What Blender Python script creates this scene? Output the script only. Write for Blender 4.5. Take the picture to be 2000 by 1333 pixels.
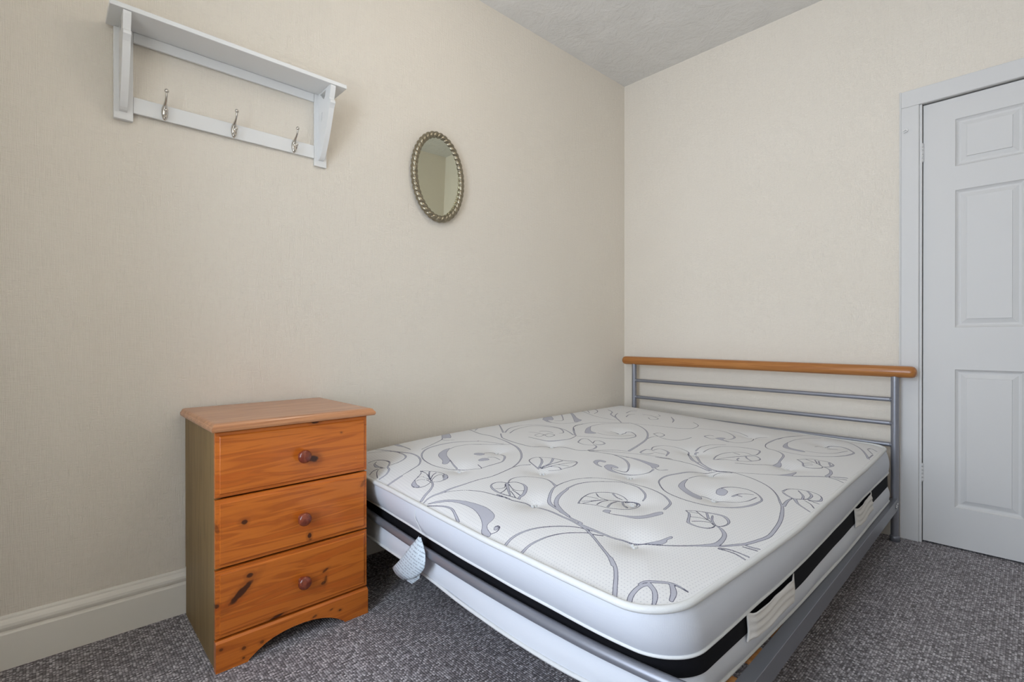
import bpy, math, random
import numpy as np
from mathutils import Vector, Matrix, Euler

for o in list(bpy.data.objects): bpy.data.objects.remove(o)
S = bpy.context.scene
C = S.collection
random.seed(4)

# ---------------------------------------------------------------- camera
cam_d = bpy.data.cameras.new('camera'); cam = bpy.data.objects.new('camera', cam_d); C.objects.link(cam)
cam_d.sensor_fit = 'HORIZONTAL'; cam_d.sensor_width = 36.0; cam_d.lens = 965.43/2000*36.0
cam_d.clip_start = 0.02
yaw, pitch, roll = math.radians(46.70), math.radians(-0.1226), math.radians(-0.019)
fw = Vector((-math.sin(yaw)*math.cos(pitch), math.cos(yaw)*math.cos(pitch), math.sin(pitch)))
rt = Vector((math.cos(yaw), math.sin(yaw), 0)); up = rt.cross(fw)
r2 = rt*math.cos(roll)+up*math.sin(roll); u2 = -rt*math.sin(roll)+up*math.cos(roll)
cam.matrix_world = Matrix(((r2.x, u2.x, -fw.x, 1.9529), (r2.y, u2.y, -fw.y, -2.9071), (r2.z, u2.z, -fw.z, 0.9205), (0, 0, 0, 1)))
S.camera = cam

# ---------------------------------------------------------------- world, daylight, exposure
w = bpy.data.worlds.new('sky'); S.world = w; w.use_nodes = True
w.node_tree.nodes['Background'].inputs[0].default_value = (0.62, 0.78, 1.0, 1)
w.node_tree.nodes['Background'].inputs[1].default_value = 1.0
def area(name, loc, rot, sx, sy, power, col):
    d = bpy.data.lights.new(name, 'AREA'); d.shape = 'RECTANGLE'; d.size = sx; d.size_y = sy
    d.energy = power; d.color = col
    o = bpy.data.objects.new(name, d); C.objects.link(o); o.location = loc; o.rotation_euler = rot
    return o
# daylight entering through the added bay window behind the camera
area('window_daylight', (1.42, -4.32, 1.45), (math.radians(80), 0, 0), 1.10, 1.80, 66, (0.70, 0.82, 1.0))
area('upward_fill', (1.42, -4.36, .60), (math.radians(128), 0, 0), 1.10, .5, 18, (0.95, 0.97, 1.0))  # added upward fill that brightens the ceiling, like daylight off the ground
# the room's ceiling lamp
lamp = bpy.data.lights.new('ceiling_bulb', 'POINT'); lamp.energy = 7.0; lamp.color = (1.0, 0.91, 0.80); lamp.shadow_soft_size = 0.13
lo = bpy.data.objects.new('ceiling_bulb', lamp); C.objects.link(lo); lo.location = (1.05, -1.80, 2.33)
S.view_settings.view_transform = 'Standard'; S.view_settings.look = 'None'
S.view_settings.gamma = 1.0; S.view_settings.use_curve_mapping = False
S.view_settings.exposure = 0.10

# ---------------------------------------------------------------- helpers
def srgb(r, g, b):
    f = lambda c: (c/255/12.92) if c/255 <= 0.04045 else ((c/255+0.055)/1.055)**2.4
    return (f(r), f(g), f(b), 1.0)

class MB:
    """collects shapes (world coordinates) and links them as ONE mesh object"""
    def __init__(self): self.v = []; self.f = []; self.s = []
    def add(self, vs, fs, smooth=False):
        n = len(self.v); self.v += [tuple(p) for p in vs]
        self.f += [tuple(i+n for i in f) for f in fs]; self.s += [smooth]*len(fs)
    def box(self, x0, x1, y0, y1, z0, z1):
        vs = [(x, y, z) for x in (x0, x1) for y in (y0, y1) for z in (z0, z1)]
        self.add(vs, [(0,1,3,2),(4,6,7,5),(0,4,5,1),(2,3,7,6),(0,2,6,4),(1,5,7,3)])
    def hexa(self, p): # 8 points: bottom 4 (ccw), top 4
        self.add(p, [(3,2,1,0),(4,5,6,7),(0,1,5,4),(1,2,6,5),(2,3,7,6),(3,0,4,7)])
    def prism(self, pts, axis, a, b, smooth=False):
        """pts 2D polygon extruded along an axis from a to b"""
        def P(p, t):
            if axis == 'x': return (t, p[0], p[1])
            if axis == 'y': return (p[0], t, p[1])
            return (p[0], p[1], t)
        n = len(pts)
        self.add([P(p, a) for p in pts], [tuple(range(n))]); self.add([P(p, b) for p in pts], [tuple(reversed(range(n)))])
        self.add([P(p, a) for p in pts]+[P(p, b) for p in pts], [(i, i+n, (i+1) % n+n, (i+1) % n) for i in range(n)], smooth)
    def tube(self, path, r, seg=20, cap=True, radii=None, flat=1.0):
        path = [Vector(p) for p in path]; n = len(path)
        t0 = (path[1]-path[0]).normalized()
        ref = Vector((0,0,1)) if abs(t0.z) < .9 else Vector((1,0,0))
        u = t0.cross(ref).normalized(); vs = []
        for i, p in enumerate(path):
            t = (path[min(i+1, n-1)]-path[max(i-1, 0)]).normalized()
            u = (u-t*u.dot(t)).normalized(); w_ = t.cross(u)
            rr = radii[i] if radii else r
            for k in range(seg):
                a = 2*math.pi*k/seg
                vs.append(p+u*math.cos(a)*rr+w_*math.sin(a)*rr*flat)
        fs = [(i*seg+k, i*seg+(k+1) % seg, (i+1)*seg+(k+1) % seg, (i+1)*seg+k) for i in range(n-1) for k in range(seg)]
        self.add(vs, fs, True)
        if cap:
            self.add(vs[:seg], [tuple(reversed(range(seg)))]); self.add(vs[-seg:], [tuple(range(seg))])
    def lathe(self, o, ax, prof, seg=28):
        """profile [(dist along ax, radius)] around axis ax from o"""
        o = Vector(o); ax = Vector(ax).normalized()
        ref = Vector((0,0,1)) if abs(ax.z) < .9 else Vector((1,0,0))
        u = ax.cross(ref).normalized(); w_ = ax.cross(u); vs = []
        for d, r in prof:
            for k in range(seg):
                a = 2*math.pi*k/seg; vs.append(o+ax*d+(u*math.cos(a)+w_*math.sin(a))*max(r, 1e-5))
        fs = [(i*seg+k, i*seg+(k+1) % seg, (i+1)*seg+(k+1) % seg, (i+1)*seg+k) for i in range(len(prof)-1) for k in range(seg)]
        self.add(vs, fs, True)
    def build(self, name, mat, parent=None, bevel=0, bseg=2, subs=0):
        me = bpy.data.meshes.new(name)
        off = parent_world(parent)
        me.from_pydata([(x-off.x, y-off.y, z-off.z) for x, y, z in self.v], [], self.f)
        me.polygons.foreach_set('use_smooth', self.s)
        me.materials.append(mat); me.update()
        o = bpy.data.objects.new(name, me); C.objects.link(o)
        import bmesh
        bm = bmesh.new(); bm.from_mesh(me)
        if not any(self.s): bmesh.ops.recalc_face_normals(bm, faces=bm.faces)
        else: bmesh.ops.recalc_face_normals(bm, faces=bm.faces)
        bm.to_mesh(me); bm.free()
        if parent: o.parent = parent
        if bevel:
            m = o.modifiers.new('bevel', 'BEVEL'); m.width = bevel; m.segments = bseg; m.limit_method = 'ANGLE'; m.angle_limit = math.radians(40)
            m.harden_normals = False
        return o
def parent_world(p):
    v = Vector((0,0,0))
    while p is not None: v += p.location; p = p.parent
    return v
def tag(o, label=None, cat=None, group=None, kind=None):
    if label: o['label'] = label
    if cat: o['category'] = cat
    if group: o['group'] = group
    if kind: o['kind'] = kind
    return o
def thing(name, loc, label, cat, group=None):
    o = bpy.data.objects.new(name, None); o.empty_display_size = .05; C.objects.link(o); o.location = loc
    return tag(o, label, cat, group)
def structure(name, mb, mat, bevel=0, label=None):
    return tag(mb.build(name, mat, None, bevel), label, None, None, 'structure')

# ---- materials
class NT:
    def __init__(self, name):
        self.m = bpy.data.materials.new(name); self.m.use_nodes = True; self.t = self.m.node_tree
        self.b = self.t.nodes['Principled BSDF']
        self.tc = self.n('ShaderNodeTexCoord')
    def n(self, typ, **kw):
        x = self.t.nodes.new(typ)
        for k, v in kw.items(): setattr(x, k, v)
        return x
    def l(self, a, b): self.t.links.new(a, b)
    def val(self, sock, v):
        if hasattr(v, 'is_linked') or hasattr(v, 'links'): self.l(v, sock)
        else: sock.default_value = v
    def math(self, op, a, b=0.0, c=0.0, clamp=False):
        x = self.n('ShaderNodeMath', operation=op); x.use_clamp = clamp
        self.val(x.inputs[0], a); self.val(x.inputs[1], b)
        if op in ('MULTIPLY_ADD', 'SMOOTH_MIN', 'COMPARE'): self.val(x.inputs[2], c)
        return x.outputs[0]
    def map(self, scale=(1,1,1), loc=(0,0,0), rot=(0,0,0), src=None):
        x = self.n('ShaderNodeMapping'); x.inputs['Scale'].default_value = scale; x.inputs['Location'].default_value = loc
        x.inputs['Rotation'].default_value = rot
        self.l(src or self.tc.outputs['Object'], x.inputs[0]); return x.outputs[0]
    def noise(self, vec, scale=1.0, detail=3.0, rough=.5, dist=0.0):
        x = self.n('ShaderNodeTexNoise'); x.inputs['Scale'].default_value = scale; x.inputs['Detail'].default_value = detail
        x.inputs['Roughness'].default_value = rough; x.inputs['Distortion'].default_value = dist
        self.l(vec, x.inputs['Vector']); return x.outputs['Fac']
    def ramp(self, fac, stops):
        x = self.n('ShaderNodeValToRGB'); e = x.color_ramp.elements
        e[0].position = stops[0][0]; e[0].color = stops[0][1]; e[1].position = stops[-1][0]; e[1].color = stops[-1][1]
        for p, c in stops[1:-1]:
            q = e.new(p); q.color = c
        self.l(fac, x.inputs[0]); return x.outputs[0]
    def mix(self, fac, a, b, mode='MIX'):
        x = self.n('ShaderNodeMix', data_type='RGBA', blend_type=mode)
        self.val(x.inputs[0], fac); self.val(x.inputs[6], a); self.val(x.inputs[7], b); return x.outputs[2]
    def bump(self, h, strength=.3, dist=.002):
        x = self.n('ShaderNodeBump'); x.inputs['Strength'].default_value = strength; x.inputs['Distance'].default_value = dist
        self.l(h, x.inputs['Height']); self.l(x.outputs[0], self.b.inputs['Normal']); return x
    def base(self, c): self.val(self.b.inputs['Base Color'], c)
    def set(self, rough=.5, metal=0.0, spec=None, coat=None):
        self.val(self.b.inputs['Roughness'], rough); self.b.inputs['Metallic'].default_value = metal
        if spec is not None: self.b.inputs['Specular IOR Level'].default_value = spec
        if coat is not None: self.b.inputs['Coat Weight'].default_value = coat; self.b.inputs['Coat Roughness'].default_value = .12
        return self

def wallpaper(name='woven cream wallpaper', c1=srgb(236,227,212), c2=srgb(242,234,221)):
    t = NT(name)
    a = t.noise(t.map((420, 420, 18)), 1, 2, .6)          # upright threads
    b = t.noise(t.map((40, 40, 520)), 1, 2, .6)          # cross threads
    h = t.math('ADD', a, b)
    big = t.noise(t.map((1.3, 1.3, 1.3)), 1, 2)
    t.base(t.mix(big, c1, c2)); t.set(.62, 0, .3)
    t.bump(h, .75, .003); return t.m
M = {}
M['wall'] = wallpaper()
def plain(name, col, rough=.5, metal=0., spec=None, bumpscale=None, bs=.1, coat=None):
    t = NT(name); t.base(col); t.set(rough, metal, spec, coat)
    if bumpscale: t.bump(t.noise(t.map((bumpscale,)*3), 1, 4), bs, .001)
    return t.m
M['paint'] = plain('white gloss paint', srgb(217,216,214), .5, 0, .25, 60, .05)
M['paint_wall_trim'] = plain('off white skirting paint', srgb(238,233,222), .38, 0, .4, 60, .08)
M['shelf_paint'] = plain('white satin paint', srgb(232,232,230), .45, 0, .35, 80, .05)
def artex():
    t = NT('swirled artex ceiling')
    n = t.noise(t.map((9, 9, 9)), 1, 6, .6, 1.4); n2 = t.noise(t.map((45, 45, 45)), 1, 4, .6, .6)
    t.base(t.mix(t.noise(t.map((4,4,4)), 1, 3, .5, 1.0), srgb(220,218,214), srgb(236,234,230))); t.set(.8, 0, .2)
    t.bump(t.math('ADD', n, t.math('MULTIPLY', n2, .35)), .65, .012); return t.m
M['ceiling'] = artex()
def carpet():
    t = NT('grey brown loop carpet')
    def vor(s, loc=(0,0,0)):
        v = t.n('ShaderNodeTexVoronoi', voronoi_dimensions='2D', feature='F1'); v.inputs['Scale'].default_value = 1.0
        v.inputs['Randomness'].default_value = .25; t.l(t.map(s, loc), v.inputs['Vector']); return v
    v = vor((170, 150, 1))
    sep = t.n('ShaderNodeSeparateColor'); t.l(v.outputs['Color'], sep.inputs[0])
    col = t.ramp(sep.outputs[0], [(0, srgb(114,108,110)), (.35, srgb(160,154,157)), (.7, srgb(198,192,195)), (1, srgb(250,246,249))])
    patch = t.noise(t.map((5,5,5)), 1, 4, .6)
    col = t.mix(t.math('MULTIPLY', patch, .3), col, srgb(112,102,100))
    dk = t.math('MULTIPLY', v.outputs['Distance'], 1.3, clamp=True)
    dk = t.math('POWER', dk, 2.0)
    sp = t.n('ShaderNodeSeparateXYZ'); t.l(t.map((1,1,1)), sp.inputs[0])
    row = t.math('MULTIPLY_ADD', t.math('COSINE', t.math('MULTIPLY', sp.outputs[0], 2*math.pi*85.0)), .5, .5)
    row = t.math('MULTIPLY', t.math('POWER', row, 2.0), .30)
    col = t.mix(row, col, srgb(40,36,37))
    t.base(t.mix(t.math('MULTIPLY', dk, .9, clamp=True), col, srgb(28,25,26))); t.set(.95, 0, .1)
    t.b.inputs['Sheen Weight'].default_value = .15
    h = t.math('SUBTRACT', 1.0, v.outputs['Distance'])
    t.bump(h, .9, .004); return t.m
M['carpet'] = carpet()

# wood with the grain along one axis; knots = [(y, z, ry, rz, angle, darkness)] in object space
def wood(name, light, mid, dark, grain='y', knots=(), rough=.32, ring=26, coat=.25, scr=True):
    t = NT(name)
    sc = {'y': (ring, 1.6, ring), 'z': (ring, ring, 1.4), 'x': (1.6, ring, ring)}[grain]
    fine = {'y': (240, 9, 240), 'z': (240, 240, 8), 'x': (9, 240, 240)}[grain]
    vec = t.map(sc)
    n1 = t.noise(vec, 1, 3, .55, .8); n2 = t.noise(t.map(fine), 1, 3, .6)
    big = t.noise(t.map(tuple(s*.16+.8 for s in sc)), 1, 2)
    wv = t.math('SINE', t.math('MULTIPLY', n1, 34.0))
    wv = t.math('MULTIPLY_ADD', wv, .5, .5)
    col = t.ramp(n1, [(.3, mid), (.5, light), (.72, mid)])
    col = t.mix(t.math('MULTIPLY', t.math('POWER', wv, 3.0), .38), col, dark)
    col = t.mix(t.math('MULTIPLY', n2, .28), col, dark)
    col = t.mix(t.math('MULTIPLY', big, .3), col, mid)
    sep = t.n('ShaderNodeSeparateXYZ'); t.l(t.tc.outputs['Object'], sep.inputs[0])
    wob = t.noise(t.map((60,60,60)), 1, 2)
    for (ky, kz, ry, rz, ang, dk) in knots:
        dy = t.math('SUBTRACT', sep.outputs[1], ky); dz = t.math('SUBTRACT', sep.outputs[2], kz)
        ca, sa = math.cos(ang), math.sin(ang)
        a = t.math('ADD', t.math('MULTIPLY', dy, ca/ry), t.math('MULTIPLY', dz, sa/ry))
        b = t.math('ADD', t.math('MULTIPLY', dy, -sa/rz), t.math('MULTIPLY', dz, ca/rz))
        r = t.math('SQRT', t.math('ADD', t.math('MULTIPLY', a, a), t.math('MULTIPLY', b, b)))
        r = t.math('ADD', r, t.math('MULTIPLY_ADD', wob, .9, -.45))
        k = t.math('SUBTRACT', 1.25, r, clamp=True); k = t.math('MULTIPLY', k, 2.2, clamp=True)
        col = t.mix(t.math('MULTIPLY', k, dk), col, srgb(44, 20, 8))
        halo = t.math('MULTIPLY', t.math('SUBTRACT', 2.6, r, clamp=True), .3*dk, clamp=True)
        col = t.mix(halo, col, srgb(120, 62, 24))
    if scr:
        sp = t.noise(t.map((150,150,150)), 1, 1)
        col = t.mix(t.math('MULTIPLY', t.math('SUBTRACT', sp, .80, clamp=True), 9, clamp=True), col, srgb(214,178,130))
    t.base(col); t.set(rough, 0, .4, coat); t.bump(n2, .06, .0006); return t.m
def metal(name, col, rough): 
    t = NT(name); t.base(col)
    t.set(t.math('MULTIPLY_ADD', t.noise(t.map((30,30,30)), 1, 3), .12, rough-.06), 1.0); return t.m
M['silver'] = plain('silver lacquered steel', srgb(140,142,150), .38, .5, None, 90, .03)
M['rail_metal'] = plain('grey lacquered rail steel', srgb(136,138,144), .32, .62, None, 90, .03)
M['chrome'] = metal('chrome', srgb(205,200,192), .12)
M['screw'] = metal('bright steel', srgb(200,200,202), .22)
# ================================================================ the room
HC = 2.668; XR = 2.50; YF = -3.40
lx = lambda y: 0.0115*y                       # left wall skewed slightly out of square to fit image pixels
m = MB(); m.box(-.2, 2.6, -4.3, .14, -.06, 0.0); structure('floor', m, M['carpet'])
m = MB(); m.box(-.2, 2.6, -4.3, .14, HC, HC+.06); structure('ceiling', m, M['ceiling'])
m = MB(); m.hexa([(-.14,YF-.1,0),(lx(YF-.1),YF-.1,0),(0,0,0),(-.14,0,0),(-.14,YF-.1,HC),(lx(YF-.1),YF-.1,HC),(0,0,HC),(-.14,0,HC)])
structure('wall_left', m, M['wall'])
m = MB(); m.box(-.14, 1.588, 0, .12, 0, HC); m.box(2.368, XR+.1, 0, .12, 0, HC); m.box(1.588, 2.368, 0, .12, 1.998, HC)
m.box(1.588, 2.368, .12, .14, 0, 1.998)  # added panel behind the door keeps the gap under it dark
structure('wall_back', m, M['wall'])
m = MB(); m.box(XR, XR+.1, YF-.1, 0, 0, HC); structure('wall_right', m, M['wall'])
# unseen wall behind the camera; deep bay added to shade the near left wall
BX0, BX1, BZ0, BZ1, BY = .85, 2.0, .40, 2.42, -4.2
m = MB(); m.box(-.14, BX0, YF-.1, YF, 0, HC); m.box(BX1, XR, YF-.1, YF, 0, HC)
m.box(BX0, BX1, YF-.1, YF, 0, BZ0); m.box(BX0, BX1, YF-.1, YF, BZ1, HC)
m.box(BX0-.1, BX0, BY, YF-.1, BZ0-.1, BZ1+.1); m.box(BX1, BX1+.1, BY, YF-.1, BZ0-.1, BZ1+.1)
m.box(BX0, BX1, BY, YF-.1, BZ0-.1, BZ0); m.box(BX0, BX1, BY, YF-.1, BZ1, BZ1+.1)
structure('wall_front', m, M['wall'])
m = MB()
m.box(BX0, BX0+.07, BY, BY+.06, BZ0, BZ1); m.box(BX1-.07, BX1, BY, BY+.06, BZ0, BZ1)
m.box(BX0+.07, BX1-.07, BY, BY+.06, BZ1-.07, BZ1); m.box(BX0+.07, BX1-.07, BY, BY+.06, BZ0, BZ0+.07)
m.box(BX0+.07, BX1-.07, BY, BY+.05, 1.38, 1.44)
win = structure('window_1', m, M['paint'], .004)
t = NT('window glass'); tr = t.n('ShaderNodeBsdfTransparent'); gl = t.n('ShaderNodeBsdfGlossy'); mx = t.n('ShaderNodeMixShader')
gl.inputs['Roughness'].default_value = .02; mx.inputs[0].default_value = .06
t.l(tr.outputs[0], mx.inputs[1]); t.l(gl.outputs[0], mx.inputs[2]); t.l(mx.outputs[0], t.t.nodes['Material Output'].inputs[0])
M['glass'] = t.m
m = MB(); m.box(BX0+.07, BX1-.07, BY+.02, BY+.026, BZ0+.07, 1.38); m.box(BX0+.07, BX1-.07, BY+.02, BY+.026, 1.44, BZ1-.07)
m.build('glass_pane', M['glass'], win)
m = MB(); m.box(BX0-.05, BX1+.05, BY+.06, YF+.02, BZ0-.001, BZ0+.028); structure('trim_2', m, M['paint'], .006)

# skirting boards
SK = [(0,.0),(.017,.0),(.017,.098),(.0145,.102),(.009,.1045),(.0095,.107),(.0135,.110),(.0155,.117),(.0145,.125),(.0105,.132),(.006,.136),(.0055,.141),(.003,.146),(0,.147)]
def skirting(name, p0, p1, nrm, z0=0):
    m = MB(); n = len(SK); a = []
    for p in (p0, p1):
        for d, z in SK: a.append((p[0]+nrm[0]*d, p[1]+nrm[1]*d, z+z0))
    m.add(a, [(i, i+1, i+1+n, i+n) for i in range(n-1)]); m.add(a[:n], [tuple(range(n))]); m.add(a[n:], [tuple(reversed(range(n)))])
    return structure(name, m, M['paint_wall_trim'])
skirting('baseboard_left', (lx(YF)+.0005, YF+.001), (.0005, -.001), (1, 0))
skirting('baseboard_back', (.02, -.0005), (1.512, -.0005), (0, -1))
skirting('baseboard_right', (XR-.0005, YF+.02), (XR-.0005, -.001), (-1, 0))
# door architrave
m = MB()
def arch_leg(x0, x1, z0, z1): m.box(x0, x1, -.022, -.0005, z0, z1)
arch_leg(1.515, 1.586, .0, 1.991); arch_leg(2.370, 2.441, 0, 1.991); arch_leg(1.515, 2.441, 1.991, 2.066)
m.box(1.5145, 1.522, -.026, -.001, 0, 2.067)
tr1 = structure('trim_1', m, M['paint'], .003, None)
# door lining seen as a thin strip beside the leaf
m = MB(); m.box(1.5862, 1.5955, -.014, .1, .0, 1.9905); m.box(2.3605, 2.3698, -.014, .1, 0, 1.9905); m.box(1.5955, 2.3605, -.012, .1, 1.9925, 1.9975)
m.box(1.5955, 1.609, .040, .09, 0, 1.9905)
structure('trim_3', m, M['paint'], .0015)

# six panel door leaf
def door_leaf():
    m = MB(); x0, x1, z0, z1 = 1.5985, 2.3575, .008, 1.985; yf, yb = .0, .036
    cols = [(1.707, 1.921), (2.035, 2.249)]; rows = [(.182, .790), (.975, 1.578), (1.683, 1.890)]
    xs = [x0]+[v for c in cols for v in c]+[x1]; zs = [z0]+[v for r in rows for v in r]+[z1]
    for i in range(len(xs)-1):
        for j in range(len(zs)-1):
            a, b, c, d = xs[i], xs[i+1], zs[j], zs[j+1]
            if i % 2 == 1 and j % 2 == 1:
                prof = [(0, 0), (.0025, .005), (.009, .011), (.013, .0125), (.018, .0125), (.034, .0060), (.0362, .0060), (.0372, .0015)]
                ring = [[(a+o, yf+dp, c+o), (b-o, yf+dp, c+o), (b-o, yf+dp, d-o), (a+o, yf+dp, d-o)] for o, dp in prof]
                for k in range(len(ring)-1):
                    r_ = ring[k]+ring[k+1]
                    m.add(r_, [(q, (q+1) % 4, 4+(q+1) % 4, 4+q) for q in range(4)])
                m.add(ring[-1], [(0,1,2,3)])
            else:
                m.add([(a,yf,c),(b,yf,c),(b,yf,d),(a,yf,d)], [(0,1,2,3)])
    m.add([(x0,yf,z0),(x1,yf,z0),(x1,yf,z1),(x0,yf,z1),(x0,yb,z0),(x1,yb,z0),(x1,yb,z1),(x0,yb,z1)],
          [(4,7,6,5),(0,4,5,1),(1,5,6,2),(2,6,7,3),(3,7,4,0)])
    me = bpy.data.meshes.new('door_1'); me.from_pydata(m.v, [], m.f); me.materials.append(M['paint']); me.update()
    import bmesh
    bm = bmesh.new(); bm.from_mesh(me); bmesh.ops.remove_doubles(bm, verts=bm.verts, dist=1e-5); bmesh.ops.recalc_face_normals(bm, faces=bm.faces); bm.to_mesh(me); bm.free()
    o = bpy.data.objects.new('door_1', me); C.objects.link(o); return tag(o, None, None, None, 'structure')
door = door_leaf()
def hinge(z0, z1):
    m = MB(); L = z1-z0
    for k in range(5): m.lathe((1.5945, -.008, z0+L*k/5+.0008), (0,0,1), [(0,0),(0,.0052),(L/5-.0016,.0052),(L/5-.0016,0)], 14)
    m.lathe((1.5945, -.008, z0-.003), (0,0,1), [(0,0),(0,.003),(L+.006,.003),(L+.006,0)], 10)
    m.box(1.588, 1.5942, -.0075, -.005, z0, z1); m.box(1.5948, 1.601, -.0075, 0, z0, z1)
    return m
for a, b in ((1.729, 1.813), (.276, .358)): tag(hinge(a, b).build('hinge', M['paint'], door), 'painted butt hinge')
m = MB(); m.lathe((2.295, 0, .98), (0,-1,0), [(0,0),(0,.026),(.006,.026),(.008,.012),(.03,.010),(.036,.022),(.052,.027),(.064,.020),(.068,0)])
m.build('door_knob', M['chrome'], door)

# ================================================================ little hook screwed into the architrave
h = thing('cup_hook', (1.536, -.022, 1.883), 'small white painted cup hook screwed into the door frame above the upper hinge', 'hook')
m = MB(); m.lathe((1.5275, -.0215, 1.8842), (0,-1,0), [(0,0),(0,.0035),(.002,.0035),(.003,.002),(.004,0)], 14); m.build('screw_base', M['shelf_paint'], h)
m = MB(); pts = [(1.528,-.022,1.881),(1.528,-.034,1.881)]+[(1.528+.0095*(1-math.cos(a))+.004*math.sin(a), -.036-.001*math.sin(a), 1.881+.0055*math.sin(a)*1.1-.0) for a in [0.3*k for k in range(1, 11)]]
m.tube([(1.5275,-.0235,1.8845),(1.533,-.027,1.8862),(1.539,-.029,1.8878),(1.5435,-.029,1.8870),(1.5455,-.029,1.8838),(1.5440,-.029,1.8800),(1.540,-.029,1.8782),(1.534,-.0285,1.8770),(1.530,-.028,1.8762)], .0024, 10)
m.build('hook', M['shelf_paint'], h)


# ceiling pendant that lights the room
cl = thing('pendant_lamp', (1.05, -1.80, HC), 'white pendant lamp with a bare bulb hanging from the ceiling', 'lamp')
m = MB(); m.lathe((1.05,-1.80,HC-.001), (0,0,-1), [(0,0),(0,.05),(.015,.048),(.03,.02),(.032,0)]); m.build('ceiling_rose', M['shelf_paint'], cl)
m = MB(); m.tube([(1.05,-1.80,HC-.03),(1.05,-1.80,2.50)], .003, 8); m.build('cord', M['shelf_paint'], cl)
m = MB(); m.lathe((1.05,-1.80,2.505), (0,0,-1), [(0,0),(0,.018),(.05,.020),(.052,0)]); m.build('bulb_holder', M['shelf_paint'], cl)

t = NT('glowing bulb'); t.base((1,1,1,1)); t.b.inputs['Emission Color'].default_value = (1,.86,.66,1); t.b.inputs['Emission Strength'].default_value = 12
m = MB(); m.lathe((1.05,-1.80,2.455), (0,0,-1), [(0,.012),(.008,.014),(.022,.026),(.038,.030),(.054,.025),(.064,.012),(.067,0)], 20); m.build('bulb', t.m, cl)
# ================================================================ wall shelf with coat hooks
sh = thing('coat_rack_shelf', (0.0, -2.425, 1.60), 'white painted wall shelf with a hook rail and three metal coat hooks', 'coat rack')
wx = lambda y: lx(y)
WX = -.0285            # wall face behind the shelf
FX = -.013  # shelf, bracket and hook positions scaled about the camera onto this plane
def shelf_part(name, *boxes, bevel=.0015):
    m = MB()
    for b in boxes: m.box(*b)
    return m.build(name, M['shelf_paint'], sh, bevel)
shelf_part('shelf_board', (-.0232, .108, -2.7719, -2.0525, 1.8994, 1.9140))
for y0, y1 in ((-2.7536, -2.7048), (-2.1308, -2.0820)): shelf_part('upright', (lx(y1)+.001, FX, y0, y1, 1.6139, 1.8989))
shelf_part('top_rail', (-.0240, FX-.0015, -2.7043, -2.1313, 1.8669, 1.8989))
shelf_part('hook_rail', (-.0240, FX-.0015, -2.7043, -2.1313, 1.6424, 1.6932))
def bracket(yc):
    from mathutils.geometry import tessellate_polygon
    m = MB(); a, b = yc-.0097, yc+.0097; x = .018
    outer = [(x,1.8835),(.134,1.8835),(.138,1.881),(.137,1.873),(.130,1.852),(.124,1.838),(.1235,1.833),(.130,1.829),(.134,1.823),(.134,1.816),(.129,1.810),(.122,1.800),(.112,1.774),(.099,1.744),(.082,1.708),(.063,1.674),(.047,1.648),(.037,1.635),(.029,1.629),(x,1.626)]
    holes = [[(.036,1.8765),(.070,1.848),(.076,1.8485),(.082,1.855),(.090,1.8765)], [(.052,1.802),(.058,1.804),(.055,1.776),(.048,1.764)]]
    loops = [[(px-.031, 1.6373+(pz-1.626)*1.016) for px, pz in L] for L in [outer]+holes]; flat = [p for L in loops for p in L]
    tris = tessellate_polygon([[Vector((p[0], p[1], 0)) for p in L] for L in loops]); n = len(flat)
    m.add([(p[0], a, p[1]) for p in flat]+[(p[0], b, p[1]) for p in flat], [tuple(t) for t in tris]+[tuple(q+n for q in reversed(t)) for t in tris])
    for L in loops:
        k = len(L); m.add([(p[0], a, p[1]) for p in L]+[(p[0], b, p[1]) for p in L], [(i, (i+1) % k, (i+1) % k+k, i+k) for i in range(k)])
    return m.build('bracket', M['shelf_paint'], sh)
bracket(-2.7307); bracket(-2.1059)
def coat_hook(yc):
    o = bpy.data.objects.new('coat_hook', None); C.objects.link(o)
    return o
def hook_mesh(yc):
    m = MB(); zc = 1.6683; n = 20; x = FX-.0015; dz = .0118
    # domed oval back plate
    rings = []
    for (h_, s) in ((0,1.0),(.003,1.0),(.006,.86),(.0085,.6),(.0095,.0)):
        rings.append([(x+h_, yc+.0095*s*math.sin(2*math.pi*k/n), zc+.0255*s*math.cos(2*math.pi*k/n)) for k in range(n)])
    vs = [p for r in rings for p in r]
    m.add(vs, [(i*n+k, i*n+(k+1) % n, (i+1)*n+(k+1) % n, (i+1)*n+k) for i in range(len(rings)-1) for k in range(n)], True)
    # long upper prong
    P = [(x+.004,1.668),(x+.010,1.676),(x+.018,1.682),(x+.027,1.687),(x+.034,1.693),(x+.039,1.701),(x+.041,1.710)]
    m.tube([(a, yc, b+dz) for a, b in P], .0035, 12, True, [.0075,.0058,.0042,.0034,.003,.0032,.0036])
    m.lathe((x+.041, yc, 1.706+dz), (0,0,1), [(0,0),(.001,.003),(.004,.0058),(.0075,.0065),(.011,.0054),(.0135,.003),(.0145,0)], 16)
    # short lower prong
    P = [(x+.004,1.646),(x+.012,1.641),(x+.021,1.640),(x+.028,1.645),(x+.031,1.652)]
    m.tube([(a, yc, b+dz) for a, b in P], .0035, 12, True, [.006,.0045,.0034,.003,.0032])
    m.lathe((x+.0312, yc, 1.649+dz), (0,0,1), [(0,0),(.001,.003),(.004,.0052),(.007,.0055),(.010,.004),(.0115,0)], 16)
    return m
for yc in (-2.6225, -2.4183, -2.2100): tag(hook_mesh(yc).build('coat_hook', M['chrome'], sh), 'polished metal double coat hook')

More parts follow.
